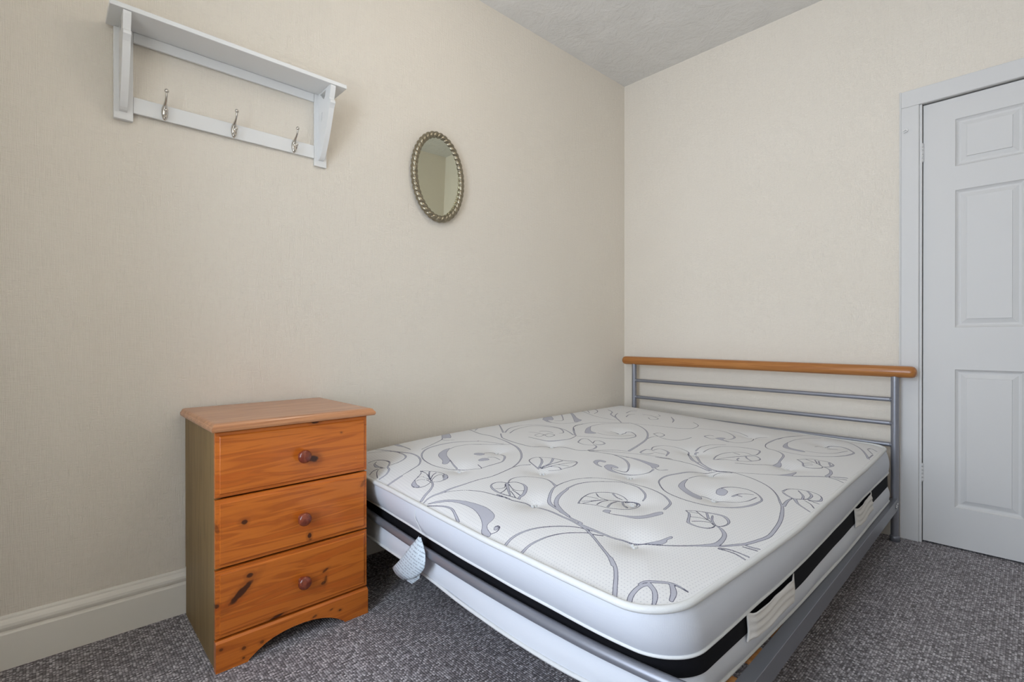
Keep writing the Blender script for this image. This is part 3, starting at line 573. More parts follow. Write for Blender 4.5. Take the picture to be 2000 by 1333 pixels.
# --- printed scroll pattern, traced from image pixels, in millimetres on the mattress top (x, -y)
PATTERN = """R 1 1 3.5 3 1|-31 1893 118 1932 189 1916 250 1897 294 1882 345 1884 391 1901 428 1929 442 1954 454 1994 456 2014
R 4 5 5|460 2021 461 2046 459 2072
R 1 1 3 1|128 1974 166 1944 210 1914 263 1905 307 1912 331 1934 340 1966 332 1994
R 1.5 1.5 2.5 3 3.5|215 2019 230 1996 260 1982 298 1978 320 1989 339 2006 363 2014 385 2038 383 2061
R 1 5 1|246 2000 255 2014 286 2021 323 2016
R 2 2|307 2030 300 2046 307 2059
R 1 1 1|334 2012 315 2027 329 2044 367 2062
P|-105 1754 -70 1739 -96 1708 -65 1680 -54 1717 -66 1735 112 1830 254 1855 197 1854 120 1849 -72 1769
R 1.2 1.2 2.5 1|-61 1731 -27 1701 -21 1655 -47 1604 -81 1574 -113 1569
P|-90 1516 -61 1496 -19 1493 192 1615 199 1642 191 1656 162 1643 -30 1514
R 1.5 1.2 1|183 1654 214 1685 251 1754 270 1796 283 1825
R 1.2 1|208 1675 230 1671 252 1643
R 1 1 3.5 3 1.2 1 1|443 1531 340 1578 340 1583 317 1614 285 1671 278 1742 292 1806 327 1851 372 1881 426 1899 491 1904 536 1883 558 1846 601 1825 630 1807 587 1787
R 1 1 1|464 1516 414 1573 367 1632 389 1607 357 1646 346 1700 358 1742
P|350 1737 353 1766 382 1812 415 1835 461 1851 490 1872 500 1860 489 1841 475 1828 424 1805 391 1781 368 1756
R 1 2.5 3|475 1828 514 1843 546 1850
P|481 1721 473 1702 488 1678 507 1691 506 1714
P|551 1756 544 1731 556 1718 576 1725 572 1746 563 1759
R 1 1 3.5 2 1|484 1671 482 1615 555 1640 587 1657 620 1695 629 1719 630 1760 628 1806
R 1 1 1|548 1708 563 1690 603 1696
R 1 1 1.5 1.2|489 1964 519 1946 548 1931 587 1927 616 1940 627 1954 627 1978 611 1993
P|575 1929 596 1929 616 1940 627 1954 621 1964 606 1947
R 1 1 1|597 1991 579 1967 573 1943 586 1939 608 1953
R 1 1 2 1|489 1964 510 1975 529 2002 539 2020 554 2038 575 2045 597 2040 610 2026 607 2005
P|537 2016 548 2033 563 2042 585 2044 595 2035 571 2031 552 2023
R 1 1 1|548 2018 554 2004 579 1996 605 2001
R 1 1.3 1.5|489 1964 525 1965 574 1983 605 1996
R 2 1|521 1948 549 1968 580 1984
R 1.5 1|549 1939 560 1961 582 1983
R 1 1|525 1999 543 1987 580 1989
R 2.5 3 4.5 5|596 1991 629 2008 650 2032 664 2060 678 2082
R 2 5 3 1.5 1.5 1.5 2|696 2085 691 2069 693 2048 703 2023 706 1990 713 1948 717 1888 724 1842 714 1778 700 1722
R 1.5 2.5 4 3 2 1.5 1.2 1|703 1730 674 1671 631 1613 571 1559 511 1522 458 1506 400 1491 307 1480 200 1480 -50 1376
R 1.2 1.2 1.5 2.5 3 2 3 4 4.5|710 2019 729 1996 758 1971 806 1949 864 1939 905 1928 854 1934 913 1928 958 1897 1031 1911 1094 1920 1139 1924 1195 1939 1244 1965 1172 1928 1233 1960 1275 1986 1310 2009 1337 2033 1315 2010 1344 2035 1365 2062 1385 2093 1401 2118
P|712 2087 731 2065 761 2042 799 2026 844 2016 895 2013 930 2020 953 2030 968 2047 975 2073 992 2087 1016 2097 1019 2109 990 2106 963 2081 925 2058 874 2040 815 2038 771 2049 739 2071
R 1 1.2 1.2 1|1016 2097 1022 2084 1016 2068 1005 2062 1000 2069
P|1001 2073 1004 2066 1013 2069 1016 2079 1009 2081
R 1.5 2.5 3 4|722 2091 752 2080 788 2070 819 2071 855 2086 886 2101
R 4 3.5 2.5 2 1.5 1.5|1086 2114 1078 2086 1080 2053 1091 2021 1113 1988 1146 1956 1173 1941 1198 1936 1212 1930 1227 1926
R 4 3 2 1.5 1.5 1.5|1142 2112 1137 2083 1139 2060 1147 2026 1165 1990 1190 1963 1205 1950 1223 1944 1237 1932
R 2 4 5 2.5 3 6 3 1.5 2 1.5|928 1750 942 1784 971 1830 996 1858 1038 1883 1075 1898 1118 1911 1157 1917 1160 1925 1201 1928 1250 1920 1280 1900 1318 1881 1359 1868 1391 1843 1420 1806
P|967 1748 983 1806 999 1840 1024 1868 1075 1903 1113 1905 1074 1887 1032 1859 1008 1831 990 1792 975 1748
R 1.5 1.2 1 1 1.2 1.5 3 3.5|930 1752 925 1710 929 1654 953 1606 942 1624 968 1592 1019 1561 1083 1553 1136 1552 1188 1569 1227 1600 1243 1625 1252 1671
R 3 2 1.2 1.2 1.5 3 2|968 1747 962 1695 974 1648 1002 1605 996 1613 1037 1571 1068 1566 1104 1569 1142 1595 1160 1618 1166 1641
P|1149 1814 1148 1799 1159 1792 1165 1799 1171 1812 1195 1801 1221 1783 1240 1754 1249 1708 1257 1693 1265 1701 1266 1713 1254 1763 1236 1791 1213 1799 1183 1811 1163 1815
R 2 1.2 1.2 1|1068 1817 1049 1774 1042 1727 1056 1694 1081 1667 1109 1660 1130 1666
R 1.2 1 1.2 1.5 2 1|1068 1817 1093 1801 1117 1790 1147 1781 1175 1758 1187 1730 1178 1683 1168 1663 1151 1659 1132 1671
R 1 1|1065 1799 1082 1773 1098 1736 1119 1706 1132 1671
R 1 1|1077 1808 1085 1777 1096 1740
R 1.5 1 1|1053 1714 1077 1731 1104 1727 1122 1695
R 1 1|1047 1757 1082 1744
R 1.5 1|1109 1785 1104 1759 1106 1729
R 3 2 1|1139 1776 1125 1738 1122 1710
R 2.5 3|1128 1688 1149 1713 1173 1734
R 3 2 1|1085 1673 1102 1681 1120 1677
R 1 1 2 1 1|1132 1682 1142 1662 1157 1662 1166 1674 1176 1724 1155 1713
R 2.5 1.5 1 1 2 2 1 1|753 1649 708 1637 678 1619 666 1584 675 1561 713 1534 764 1523 803 1500 828 1547 824 1593 815 1615 788 1633
R 2.5 4 2|750 1646 727 1604 696 1573 678 1564
R 2 3 4|751 1637 751 1586 719 1534
R 1.5 1.2 2|754 1640 761 1571 762 1531
R 1.5 1 1|758 1639 780 1576 804 1505
R 1 1 2|766 1609 796 1594 819 1604
R 1 1|780 1576 818 1563
R 1.2 1 1.5|701 1716 700 1682 714 1649
R 1.5 1.5 4 2 1.2|806 1848 783 1859 778 1883 794 1904 826 1917 858 1921 887 1915 918 1903
R 1.5 1.5 5 5 3|807 1846 817 1824 849 1820 878 1836 903 1868 911 1894 918 1903
R 2 1 1 1.2 4.5|805 1841 789 1816 789 1783 812 1749 850 1730 887 1735 930 1757
R 5 4 2|810 1852 848 1882 886 1910
R 1 1|818 1851 864 1873 888 1857
R 1 1 1|816 1906 827 1895 829 1879 810 1860
R 1.5 1|854 1917 848 1897 837 1879
R 1 1|864 1887 907 1907
R 1 1.5|860 1877 904 1886
R 5 4 3 2 1 1 1|836 1213 808 1103 770 980 721 884 664 807 590 743 526 716 498 729 446 791 390 871 398 1015 441 1076 537 1180
R 2 2.5 1.5 1.5 1|297 1416 335 1447 375 1469 463 1480 555 1464 564 1363 687 1371 728 1339 766 1282 797 1241 834 1223
R 1.5 1 1 1 1 2 3|728 1339 777 1297 834 1254 875 1230 937 1199 1005 1181 950 1206 1017 1188 1087 1184 1126 1187 1152 1188
R 1 1.2 3.5|-96 1183 -58 1138 191 1321 285 1391
R 3 1.2 1 1.2 2 3|291 1384 234 1301 223 1208 261 1139 339 1113 426 1123 516 1172
R 2 1 1 1.5 3 1|314 1376 274 1299 260 1202 292 1150 386 1121 456 1170 456 1201
R 4 3 1.2 1|530 1173 449 1091 405 1034 383 978 386 934
R 1.2 2 4 2 1|422 1365 485 1354 523 1325 556 1254 538 1182
R 1 1 1|410 1314 406 1278 435 1281 444 1318 418 1323
R 1 1.5 1|437 1279 433 1242 469 1245 472 1289 437 1279
R 1.5 1.2|371 1241 392 1214 431 1215
R 1 1|349 1292 401 1265
R 1.5 1.5 3 1|-78 1315 -89 1266 -59 1231 -27 1244 156 1452
R 3 1.5|-52 732 -83 753 -74 794 -2 818
P|170 1006 -16 771 206 960 206 1003 228 1022 267 1042 234 1042
R 1.2 1 1|240 1035 307 1030 338 948 318 864
P|-71 577 -22 570 248 823 318 864 330 933 256 859 -2 599
R 1 3 1|-58 615 206 886 261 954 240 993
R 1.5 1 2 1.5|-100 371 -25 396 -44 340 176 540 232 644
R 1 1|-29 402 199 645
R 1 1 1|-108 469 -63 431 -82 449 218 676 355 719 426 707
R 1 3 4 2|189 455 264 517 309 593 395 662 480 742
R 1 3 2|309 526 347 605 419 687
R 2.5 2|332 475 311 399 324 354
R 2.5 1|405 585 375 515 385 468
R 1.2 1.5 1.5 1.2|416 436 457 424 539 479 525 531 487 494
R 1 1|466 353 499 391 494 435
R 1 4 1|550 361 607 438 639 509
R 1 1 2 1 1.5|540 709 622 670 689 638 733 626 764 593 780 558 761 468 705 409
P|445 949 460 1002 498 1064 529 1098 555 1073 554 1053 516 1040 479 999
R 1 1 1|445 949 442 864 479 784 517 730
R 1 1.2 1.5 3 1 2 1|539 1178 592 1135 660 1092 702 1034 709 973 682 926 634 882 609 885 609 906 579 927 555 943
R 1 1 1|557 1048 611 1047 655 1014 675 970 685 935
R 2.5 1 1|616 1262 590 1206 606 1184 669 1227
R 1.5 1 1|620 1265 660 1274 689 1253
R 1.5 1 3 1|669 1227 647 1185 660 1168 700 1187 703 1226 679 1232
R 1.5 3.5 1.2|683 1244 710 1258 728 1300 725 1335
R 1.2 1 1|762 951 757 897 768 872
R 1.5 1 2.5 1.5|726 845 733 802 772 824 774 873 732 848
R 1 2 1 1.5|781 884 834 892 869 853 874 766
R 1 3 1|886 1122 865 1134 878 1196 907 1194 915 1162
R 1 1 4 2|891 1131 894 1079 941 1094 968 1158
R 1 1|905 1145 955 1139
R 2.5 1 1 1 1.2 3 4|879 1115 862 1072 871 1016 915 993 974 991 991 1028 1056 1126 1092 1146
R 3 5 4 3 1.5 1 1 1.2 3 3 1.5|1004 969 1005 994 1086 1123 1128 1161 1170 1173 1211 1159 1248 1145 1340 1062 1340 1062 1377 1027 1411 977 1438 938 1458 914
R 2 3 3|978 996 1040 1098 1098 1158 1156 1181
R 3 1.2 1 1|991 960 984 896 994 831 1035 774
R 1 1 1 3 1.5|1021 956 1023 894 1039 814 1095 763 1153 752 1174 773 1185 837 1176 857
R 2.5 1.2 1 1|1105 1046 1090 987 1092 923 1111 875 1140 844 1174 859
R 2.5 1 1 1.5 3 2 1 1|1109 1055 1139 1016 1174 998 1202 973 1221 916 1214 885 1185 868 1153 925 1127 989 1114 1049
R 2.5 2.5|1165 895 1183 929 1208 952
R 2.5 2|1161 951 1166 980 1177 994
R 2 2|1115 885 1141 896
R 2 1.2 1.2|1182 1035 1234 998 1274 928
P|1274 928 1274 890 1277 859 1289 875 1294 905 1288 926
R 3 4 2 1 4 2.5 1 1|1277 867 1263 775 1242 727 1206 696 1175 688 1151 650 1136 579 1133 442 1153 336 1182 259
R 1 1 1 1 1.5 3 4.5|1137 452 1144 363 1167 279 1203 190 1263 191 1311 199 1376 243 1420 301 1454 378 1483 464
P|1187 475 1191 539 1206 602 1238 622 1270 623 1294 618 1282 598 1246 594 1222 580 1203 540
R 1 1 1|1189 473 1191 396 1213 310 1250 231
R 1 1 1.2 3.5 3 2 1|1215 685 1278 685 1333 663 1386 596 1416 515 1426 435 1410 399 1379 353 1350 337 1309 354 1291 470
R 1 1 1|1288 589 1331 579 1377 521 1400 417
R 3 3|1338 462 1364 424
R 2 2.5 2.5 1.2|1313 774 1341 807 1356 845 1385 851 1406 825 1407 801
R 1 1 1.5 3 1.5|1313 774 1348 716 1375 708 1402 703 1424 730 1423 769 1408 799
R 1.5 1 1|1336 742 1383 773 1406 797
R 2 1.5|1359 720 1379 766
R 2.5 2.5 1|1373 724 1390 773 1406 797
R 1 1|1345 813 1365 776
R 1 1|1353 836 1375 802
R 3 3|1405 712 1422 758
R 2 4 5 6|1413 797 1435 818 1448 863 1449 915
R 1.5 2 2|1444 286 1452 252 1477 276
R 1.5 1|1448 295 1477 356
R 2 2|1479 366 1481 438
P|1340 1062 1360 1002 1364 958 1370 977 1372 1009 1370 1035
R 2 3 3|1457 910 1472 888 1496 856
R 2 2.5 3|1460 922 1479 919 1499 927
R 1 2|1471 907 1484 899 1500 881
R 1 1 1.5 4 1|795 536 872 500 938 515 994 585 1001 650 983 665
P|946 685 956 650 976 644 980 679 998 694 1021 710 979 701
R 1.2 1 1 1.5 2.5 1|998 694 1043 699 1066 657 1074 587 1044 471 1087 445
R 1.5 3 1|922 645 904 649 899 689 940 714 952 698
R 1.3 1.3|915 459 956 452 1003 459
P|844 1455 834 1428 843 1411 865 1409 873 1425 854 1429 859 1448 874 1466 902 1478 876 1476
P|901 1467 895 1440 909 1427 939 1435 937 1447 923 1453 941 1472 967 1472 944 1490 916 1480
R 2 1.2 1 1.5 3.5|967 1472 992 1451 1024 1425 1039 1398 1033 1360
R 1 1.2 3.5 4 2 1 1|927 1458 948 1459 975 1440 962 1405 934 1366 891 1330 830 1310 781 1323 737 1343
P|875 1294 924 1286 981 1293 1010 1293 1026 1311 1027 1345 1022 1350 1002 1329 950 1307 905 1298
R 1 1.2 2|734 1339 817 1312 890 1296
R 2 1 1.5|1026 1340 1051 1350 1067 1324
R 1 1.2 2 1.5 3 5 4.5 4.5 4 3|1175 1176 1224 1162 1257 1166 1315 1188 1367 1226 1407 1279 1438 1341 1455 1376 1473 1435 1485 1484 1493 1533 1500 1606 1493 1654 1482 1701 1467 1734 1448 1772
R 1 1 4 3.5 2 1.5 1.5 2 3.5 4 2.5 1.5 1.5 2.5|1175 1176 1133 1252 1115 1326 1101 1393 1110 1452 1134 1492 1174 1533 1214 1551 1266 1557 1323 1543 1366 1504 1390 1455 1399 1399 1395 1364 1367 1327 1333 1311 1300 1322 1279 1349 1272 1382 1279 1407
P|1277 1403 1272 1382 1276 1364 1288 1366 1301 1379 1302 1407 1283 1412
P|1164 1361 1163 1397 1173 1443 1188 1469 1225 1496 1260 1508 1272 1497 1259 1469 1235 1470 1204 1455 1185 1428 1173 1395
R 1 1 1|1162 1358 1167 1298 1183 1193 1225 1166
R 1 1 1 1.2|1257 1464 1279 1448 1317 1449 1351 1445 1373 1414 1379 1361
R 2 1.2 1.2|1325 1395 1337 1366 1364 1344
R 3.5 2.5|1325 1401 1332 1387 1346 1389
R 1.2 3 3 4 2.5 2 1.2|1295 1634 1313 1649 1333 1694 1342 1707 1365 1710 1385 1701 1393 1683 1391 1668
R 1 1 3 5 2 1 3 2|1295 1634 1318 1612 1352 1595 1380 1589 1404 1614 1408 1645 1396 1666 1373 1643 1359 1610
R 1 1|1306 1634 1325 1627
R 1.2 1.2|1317 1616 1347 1638 1374 1653
R 2.5 3|1339 1602 1361 1639
R 1 1|1324 1664 1345 1651 1369 1648
R 1.2 1.2 1.2|1341 1690 1355 1672 1375 1659 1387 1667
R 2 5 5 6 7 4 2 1.5 1.5|1393 1665 1411 1675 1430 1700 1439 1735 1440 1768 1428 1792 1406 1823 1378 1856 1355 1870
P|1317 1879 1341 1851 1351 1815 1358 1822 1354 1838 1358 1847 1357 1859 1351 1868
R 2 2 2.5|1452 1781 1467 1767 1486 1761 1509 1758
R 2 1.5 2.5|1453 1784 1471 1776 1488 1773 1508 1777
R 3 2.5|1486 1710 1498 1706 1510 1698
R 2 2|1484 1723 1496 1718 1510 1711
R 3 1.2 1 1.2 3.5 2|1409 1231 1411 1195 1427 1170 1452 1153 1476 1148 1497 1163 1505 1199 1496 1223 1475 1237
R 3 3.5 3 2|1414 1242 1431 1259 1453 1267 1470 1246
R 1.5 3 3|1437 1177 1460 1212 1469 1248
R 3 4 3 1.5|1457 1154 1476 1184 1479 1221 1474 1243
R 1.5 4 5|1448 1267 1447 1309 1454 1362
R 5 3 2.5|1456 1271 1475 1303 1511 1330
R 1 1.5 1.5|1476 1252 1496 1265 1511 1288
R 1.5 2.5|1484 1238 1508 1235
R 5 5 5 5|1431 2114 1424 2097 1421 2073 1423 2056 1430 2044
R 6 5 5 3.5|1430 2044 1447 2054 1459 2070 1468 2090
R 2.5 4 4 3 2|1416 2057 1420 2042 1433 2029 1455 2008 1472 2003 1491 2004
R 5 6 4|1458 2008 1470 2022 1478 2036 1484 2055"""
NU, NV = 700, 960
def rect_x(yn):
    dy = np.maximum(np.maximum(yn-(Y0-RC), (Y1+RC)-yn), 0); dy = np.minimum(dy, RC)
    ins = RC-np.sqrt(np.maximum(RC*RC-dy*dy, 0)); return X0+ins, X1-ins
sv = np.linspace(0, 1, NV)
# rows are packed towards both ends so the round corners stay smooth
sv = np.where(sv < .06, (sv/.06)**1.8*.06, np.where(sv > .94, 1-((1-sv)/.06)**1.8*.06, sv))
yn_ = Y0+(Y1-Y0)*sv
xl, xr = rect_x(yn_)
U = np.linspace(0, 1, NU)[None, :]
GXN = xl[:, None]+(xr-xl)[:, None]*U; GYN = np.repeat(yn_[:, None], NU, 1)
GX, GY = bend(GXN, GYN); GZ = top_z(GXN, GYN)
D = np.full(GX.shape, 9.0)
gx, gy = GX*1000, -GY*1000
def cr(P, n=6):
    return catmull([tuple(p) for p in P], n)
def rows_for(y0, y1):
    ok = np.where((yn_*-1000 <= y1+4) & (yn_*-1000 >= y0-80))[0]
    return (ok[0], ok[-1]+1) if len(ok) else (0, 0)
def cols_for(x0, x1):
    a = int((x0/1000-X0)/(X1-X0)*NU)-60; b = int((x1/1000-X0)/(X1-X0)*NU)+60
    return max(a, 0), min(b, NU)
def seg_dist(px, py, a, b):
    vx, vy = b[0]-a[0], b[1]-a[1]; L2 = vx*vx+vy*vy+1e-9
    t = np.clip(((px-a[0])*vx+(py-a[1])*vy)/L2, 0, 1)
    return np.hypot(px-a[0]-t*vx, py-a[1]-t*vy), t
for line in PATTERN.strip().split('\n'):
    h_, q_ = line.split('|'); h_ = h_.split(); q_ = [float(v) for v in q_.split()]
    P = list(zip(q_[0::2], q_[1::2]))
    if h_[0] == 'R':
        ws = [float(v)*1.0 for v in h_[1:]]; Q = cr(P) if len(P) > 2 else P
        n = len(Q)
        wat = lambda f: np.interp(f, np.linspace(0, 1, len(ws)), ws)
        Ln = [0.0]
        for i in range(n-1): Ln.append(Ln[-1]+math.hypot(Q[i+1][0]-Q[i][0], Q[i+1][1]-Q[i][1]))
        T_ = max(Ln[-1], 1e-6)
        for i in range(n-1):
            a, b = Q[i], Q[i+1]; M_ = 12
            r0, r1 = rows_for(min(a[1], b[1])-M_, max(a[1], b[1])+M_); c0, c1 = cols_for(min(a[0], b[0])-M_, max(a[0], b[0])+M_)
            if r1 <= r0 or c1 <= c0: continue
            d_, t_ = seg_dist(gx[r0:r1, c0:c1], gy[r0:r1, c0:c1], a, b)
            d_ = d_-(wat(Ln[i]/T_)*(1-t_)+wat(Ln[i+1]/T_)*t_)
            D[r0:r1, c0:c1] = np.minimum(D[r0:r1, c0:c1], d_)
    else:
        Q = cr(P+[P[0]], 3); ys_ = [p[1] for p in Q]; xs_ = [p[0] for p in Q]
        r0, r1 = rows_for(min(ys_)-8, max(ys_)+8); c0, c1 = cols_for(min(xs_)-8, max(xs_)+8)
        if r1 <= r0 or c1 <= c0: continue
        px, py = gx[r0:r1, c0:c1], gy[r0:r1, c0:c1]; dd = np.full(px.shape, 50.0); ins = np.zeros(px.shape, bool)
        for i in range(len(Q)-1):
            a, b = Q[i], Q[i+1]; d_, t_ = seg_dist(px, py, a, b); dd = np.minimum(dd, d_)
            if a[1] != b[1]:
                c_ = ((a[1] > py) != (b[1] > py)) & (px < (b[0]-a[0])*(py-a[1])/(b[1]-a[1])+a[0]); ins ^= c_
        D[r0:r1, c0:c1] = np.minimum(D[r0:r1, c0:c1], np.where(ins, -dd, dd))
# fade the print where it dives under the edge piping
off = np.array(parent_world(ma))
co = np.stack([GX-off[0], GY-off[1], GZ-off[2]], -1).reshape(-1, 3)
idx = np.arange(NU*NV).reshape(NV, NU)
quads = np.stack([idx[:-1, :-1], idx[1:, :-1], idx[1:, 1:], idx[:-1, 1:]], -1).reshape(-1, 4)
me = bpy.data.meshes.new('top_panel'); me.vertices.add(len(co)); me.vertices.foreach_set('co', co.ravel())
me.loops.add(quads.size); me.loops.foreach_set('vertex_index', quads.ravel().astype(np.int32))
me.polygons.add(len(quads)); me.polygons.foreach_set('loop_start', np.arange(0, quads.size, 4, dtype=np.int32))
me.polygons.foreach_set('use_smooth', np.ones(len(quads), bool))
me.update(calc_edges=True)
at = me.attributes.new('pattern', 'FLOAT', 'POINT'); at.data.foreach_set('value', D.ravel().astype(np.float32))
def ticking():
    t = NT('white knitted ticking with scroll print')
    a = t.n('ShaderNodeAttribute', attribute_name='pattern'); d = a.outputs['Fac']
    white = srgb(226,226,226)
    v = t.n('ShaderNodeTexVoronoi', voronoi_dimensions='2D', feature='F1'); v.inputs['Scale'].default_value = 1; v.inputs['Randomness'].default_value = 0.0
    t.l(t.map((125, 105, 1), (0,0,0), (0,0,.12)), v.inputs['Vector'])
    dots = t.math('LESS_THAN', v.outputs['Distance'], .17)
    base = t.mix(t.math('MULTIPLY', dots, .30), white, srgb(150,152,165))
    hv = t.n('ShaderNodeTexVoronoi', voronoi_dimensions='2D', feature='F1'); hv.inputs['Scale'].default_value = 1; hv.inputs['Randomness'].default_value = .15
    t.l(t.map((620, 420, 1)), hv.inputs['Vector'])
    hatch = t.math('GREATER_THAN', hv.outputs['Distance'], .42)
    fillc = t.mix(t.math('MULTIPLY', hatch, .42), srgb(192,193,203), srgb(126,127,144))
    fill = t.math('LESS_THAN', d, .3)
    col = t.mix(fill, base, fillc)
    brk = t.noise(t.map((300, 300, 1)), 1, 2)
    lo_ = t.math('GREATER_THAN', d, -1.0); hi_ = t.math('LESS_THAN', d, t.math('MULTIPLY_ADD', brk, .9, -.05))
    ln = t.math('MULTIPLY', lo_, hi_)
    col = t.mix(t.math('MULTIPLY', ln, t.math('MULTIPLY_ADD', brk, .9, .45, clamp=True)), col, srgb(74,75,94))
    t.base(col); t.set(.85, 0, .2)
    kn = t.noise(t.map((260, 260, 260)), 1, 2)
    t.bump(t.math('ADD', t.math('MULTIPLY', dots, -.6), kn), .25, .0012); return t.m
M['ticking'] = ticking()
me.materials.append(M['ticking'])
tp = bpy.data.objects.new('top_panel', me); C.objects.link(tp); tp.parent = ma
tag(tp, 'white knitted top with grey leaf and scroll print')
# --- tufts: small knotted white tassels
def cloth(name, col, sc=400, bs=.3, rough=.85):
    t = NT(name); t.base(col); t.set(rough, 0, .2)
    v = t.n('ShaderNodeTexVoronoi', feature='F1'); v.inputs['Scale'].default_value = sc; v.inputs['Randomness'].default_value = .2; t.l(t.tc.outputs['Object'], v.inputs['Vector'])
    t.bump(v.outputs['Distance'], bs, .0008); return t.m
M['border'] = cloth('white woven border', srgb(212,216,224), 420, .3)
M['black'] = cloth('black mesh band', srgb(15,15,20), 600, .4)
M['cord'] = cloth('white piping', srgb(218,219,218), 300, .4)
M['band'] = cloth('white base band', srgb(214,217,223), 520, .25)
def tz(x, y):
    xn, yn = x, y
    for _ in range(6): yn = y-ip(FT[0], xn)*bowf(yn); xn = x-ip(RT[0], yn)*xf(xn)
    return float(top_z(xn, yn))
for tx, ty in TUFTS:
    m = MB(); z = tz(tx, ty); rnd = random.Random(int(tx*1000))
    for k in range(4):
        a = rnd.random()*6.28; r = .0045+.002*rnd.random(); cx_, cy_ = tx+r*math.cos(a+k*1.57), ty+r*math.sin(a+k*1.57)
        m.lathe((cx_, cy_, z-.001), (.2*math.cos(a), .2*math.sin(a), 1), [(0,0),(0,.0034),(.003,.0042),(.006,.0036),(.0078,.0018),(.008,0)], 10)
    m.build('tuft', M['cord'], ma)
# --- outline of the mattress in plan
def perimeter(n=520, o=0.0, shrink=0.0):
    x0, x1, y0, y1 = X0+shrink, X1-shrink, Y0-shrink, Y1+shrink; rc = RC+o; pts = []
    segs = [((x0+RC, y0), (x1-RC, y0), None), ((x1-RC, y0-RC), 90, 0), ((x1, y0-RC), (x1, y1+RC), None), ((x1-RC, y1+RC), 0, -90),
            ((x1-RC, y1), (x0+RC, y1), None), ((x0+RC, y1+RC), -90, -180), ((x0, y1+RC), (x0, y0-RC), None), ((x0+RC, y0-RC), 180, 90)]
    for s in segs:
        if s[2] is None:
            (ax, ay), (bx, by), _ = s; L = math.hypot(bx-ax, by-ay); k = max(2, int(L/.012)); nx, ny = (by-ay)/L, -(bx-ax)/L
            nx, ny = -nx, -ny
            for i in range(k):
                f = i/k; pts.append((ax+(bx-ax)*f+nx*o, ay+(by-ay)*f+ny*o, nx, ny, ax+(bx-ax)*f, ay+(by-ay)*f))
        else:
            (cx, cy), a0, a1 = s
            for i in range(16):
                a = math.radians(a0+(a1-a0)*i/16); pts.append((cx+(RC+o)*math.cos(a), cy+(RC+o)*math.sin(a), math.cos(a), math.sin(a), cx+RC*math.cos(a), cy+RC*math.sin(a)))
    return pts
def wav(s, a, seed=0): return a*(math.sin(s*9.1+seed)+.6*math.sin(s*17.3+1.7*seed+1)+.35*math.sin(s*31+seed*2.1))
PER = perimeter()
cum = [0]
for i in range(1, len(PER)): cum.append(cum[-1]+math.hypot(PER[i][4]-PER[i-1][4], PER[i][5]-PER[i-1][5]))
def ez(i): x, yn = PER[i][4], PER[i][5]; return float(edge(np.float64(x), np.float64(yn)))
ZS = [(-2.05,.322),(-1.91,.322),(-1.5,.329),(-.6,.330),(-.1,.328)]
def level(i, lv):
    """height of the seams: 0 top edge, 1 white/black, 2 black/white, 3 bottom"""
    x, yn = PER[i][4], PER[i][5]; s = cum[i]
    return (ez(i), float(ip(ZS, yn))+.006*(1-x/1.5)+wav(s, .0008, 2), .270+wav(s, .0008, 5), .199-.004*float(bowf(yn)))[lv]
def side_point(i, f, lv, oo):
    """point on the side between seam lv and lv+1, pushed outwards by oo"""
    p = PER[i]; a_ = bend(p[4], p[5], lv); b_ = bend(p[4], p[5], min(lv+1, 3))
    return (float(a_[0]*(1-f)+b_[0]*f)+p[2]*oo, float(a_[1]*(1-f)+b_[1]*f)+p[3]*oo, level(i, lv)*(1-f)+level(i, min(lv+1, 3))*f)
def sweep(name, rows, mat):
    """rows: list of (seam, fraction towards the next seam, outward offset)"""
    m = MB(); n = len(PER); vs = []
    for lv, f, o in rows:
        for i in range(n): vs.append(side_point(i, f, lv, o(i) if callable(o) else o))
    R_ = len(rows)
    m.add(vs, [(a*n+i, a*n+(i+1) % n, (a+1)*n+(i+1) % n, (a+1)*n+i) for a in range(R_-1) for i in range(n)], True)
    return m.build(name, mat, ma)
sweep('side_border', [(0, k/12, (lambda i, f=k/12: -.001+.013*math.sin(math.pi*min(1, f*.94+.04))**.8*(1+wav(cum[i], .05, 3)))) for k in range(13)], M['border'])
tag(sweep('black_band', [(1, k/4, -.001) for k in range(5)], M['black']), 'black mesh side band')
sweep('base_band', [(2, k/10, (lambda i, f=k/10: .008*math.sin(math.pi*f)-.003+wav(cum[i], .0014*f, 7))) for k in range(11)], M['band'])
m = MB(); n = len(PER); m.add([side_point(i, 0, 3, -.004) for i in range(n)], [tuple(range(n))]); m.build('underside', M['band'], ma)
def piping(lv, o, r, mat, dz=0.0, w=.0):
    m = MB(); path = []
    for i, p in enumerate(PER):
        q = side_point(i, 0, lv, o); path.append((q[0], q[1], q[2]+dz+wav(cum[i], w, lv+1)))
    path.append(path[0]); path.append(path[1]); m.tube(path, r, 12, False); return m.build('piping', mat, ma)
piping(0, .001, .0078, M['cord'], .0, .0007)
piping(1, .002, .0038, M['cord'], 0, .0)
piping(3, .0005, .0050, M['cord'], .004, .0005)
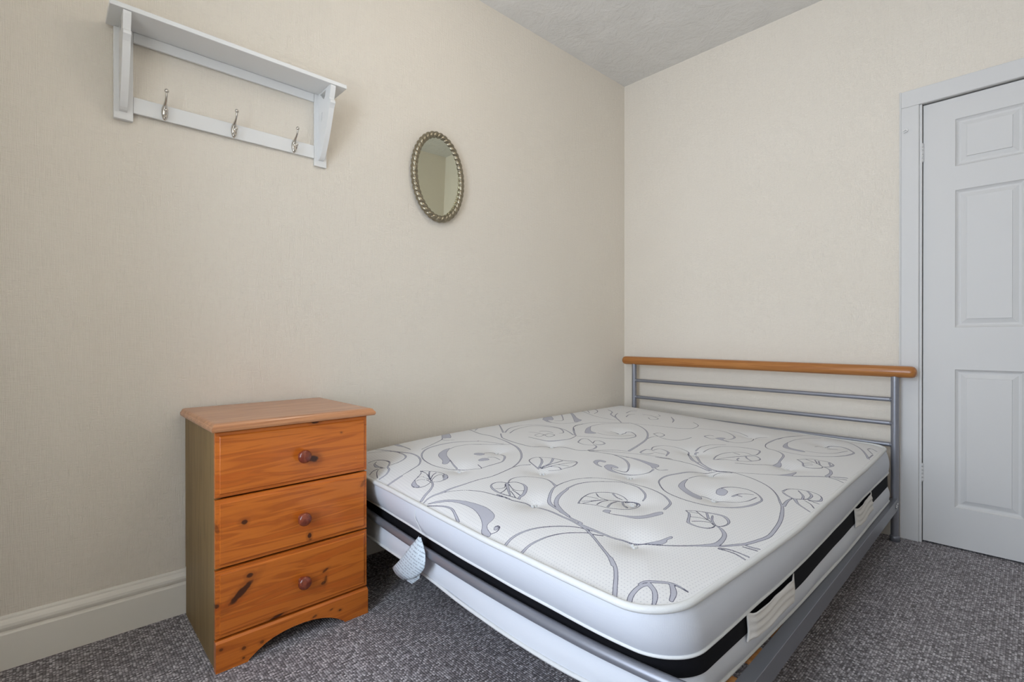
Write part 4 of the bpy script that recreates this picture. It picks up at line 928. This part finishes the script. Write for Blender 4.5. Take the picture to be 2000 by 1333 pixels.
# --- fabric handles on the long side
def handle(ya, yb, z0, z1):
    m = MB(); NYh, NZh = 44, 14; vs = []
    for j in range(NZh+1):
        fz = j/NZh
        for i in range(NYh+1):
            f = i/NYh; e = min(f, 1-f); y = ya+(yb-ya)*f
            lift = .007*min(1, e/.10)**1.3+.0035
            cre = .0022*math.sin(fz*19+2.0*math.sin(f*7))*min(1, e/.12)
            sagz = -.006*math.sin(math.pi*f)*(1-.3*fz)
            flare = (fz-.5)*(.012*(1-min(1, e/.07)))
            yy = ya+(yb-ya)*f; bx = X1+float(ip(RT[1], yy))*(fz)+float(ip(RT[2], yy))*(1-fz)
            vs.append((bx+lift+cre, y+.004*math.sin(fz*5), z0+(z1-z0)*fz+sagz+flare))
    w_ = NYh+1; m.add(vs, [(j*w_+i, j*w_+i+1, (j+1)*w_+i+1, (j+1)*w_+i) for j in range(NZh) for i in range(NYh)], True)
    o = m.build('handle', M['handle'], ma); s = o.modifiers.new('solid', 'SOLIDIFY'); s.thickness = .0025; s.offset = 0; return o
M['handle'] = cloth('white cotton webbing', srgb(222,219,214), 260, .4)
handle(-1.790, -1.515, .262, .318); handle(-.84, -.55, .264, .324)
# --- care label hanging from the foot seam over the bed rail
def care_label():
    m = MB(); W = 9
    #       left point               right point
    rows = [((.690,-2.098,.336),(.700,-2.098,.334)),((.680,-2.104,.322),(.722,-2.103,.315)),((.668,-2.111,.306),(.738,-2.108,.300)),((.655,-2.116,.290),(.744,-2.112,.282)),
            ((.640,-2.118,.272),(.742,-2.114,.262)),((.622,-2.117,.254),(.728,-2.115,.244)),((.600,-2.114,.236),(.704,-2.114,.225)),((.576,-2.111,.217),(.668,-2.113,.203)),((.548,-2.107,.196),(.614,-2.110,.181))]
    vs = []
    for a, b in rows:
        for i in range(W+1):
            f = i/W; vs.append((a[0]+(b[0]-a[0])*f, a[1]+(b[1]-a[1])*f-.005*math.sin(math.pi*f), a[2]+(b[2]-a[2])*f))
    w_ = W+1; m.add(vs, [(j*w_+i, j*w_+i+1, (j+1)*w_+i+1, (j+1)*w_+i) for j in range(len(rows)-1) for i in range(W)], True)
    # folded second leaf behind
    m.add([(.715,-2.109,.240),(.690,-2.108,.214),(.655,-2.106,.198),(.625,-2.103,.181),(.655,-2.101,.180),(.700,-2.104,.213)], [(0,1,5),(1,2,4,5),(2,3,4)])
    o = m.build('care_label', M['label'], ma); s = o.modifiers.new('solid', 'SOLIDIFY'); s.thickness = .0006; return tag(o, 'creased pale blue care label with rows of tiny print')
def label_mat():
    t = NT('printed satin label'); g = t.map((1,1,1), (0,0,0), (0, 0, 0))
    sep = t.n('ShaderNodeSeparateXYZ'); t.l(g, sep.inputs[0])
    rowc = t.math('ADD', t.math('MULTIPLY', sep.outputs[2], 96.0), t.math('MULTIPLY', sep.outputs[0], 14.0))
    fr = t.math('FRACT', rowc); ln = t.math('LESS_THAN', fr, .36)
    wd = t.noise(t.map((160, 1, 60)), 1, 2); ln = t.math('MULTIPLY', ln, t.math('GREATER_THAN', wd, .47))
    t.base(t.mix(t.math('MULTIPLY', ln, .5), srgb(206,218,226), srgb(80,94,114))); t.set(.45, 0, .4); return t.m
M['label'] = label_mat()
care_label()
m = MB(); m.tube([(.693,-2.088,.338),(.680,-2.0915,.358),(.668,-2.0975,.382),(.668,-2.0985,.408)], .0012, 6); m.build('label_thread', M['cord'], ma)
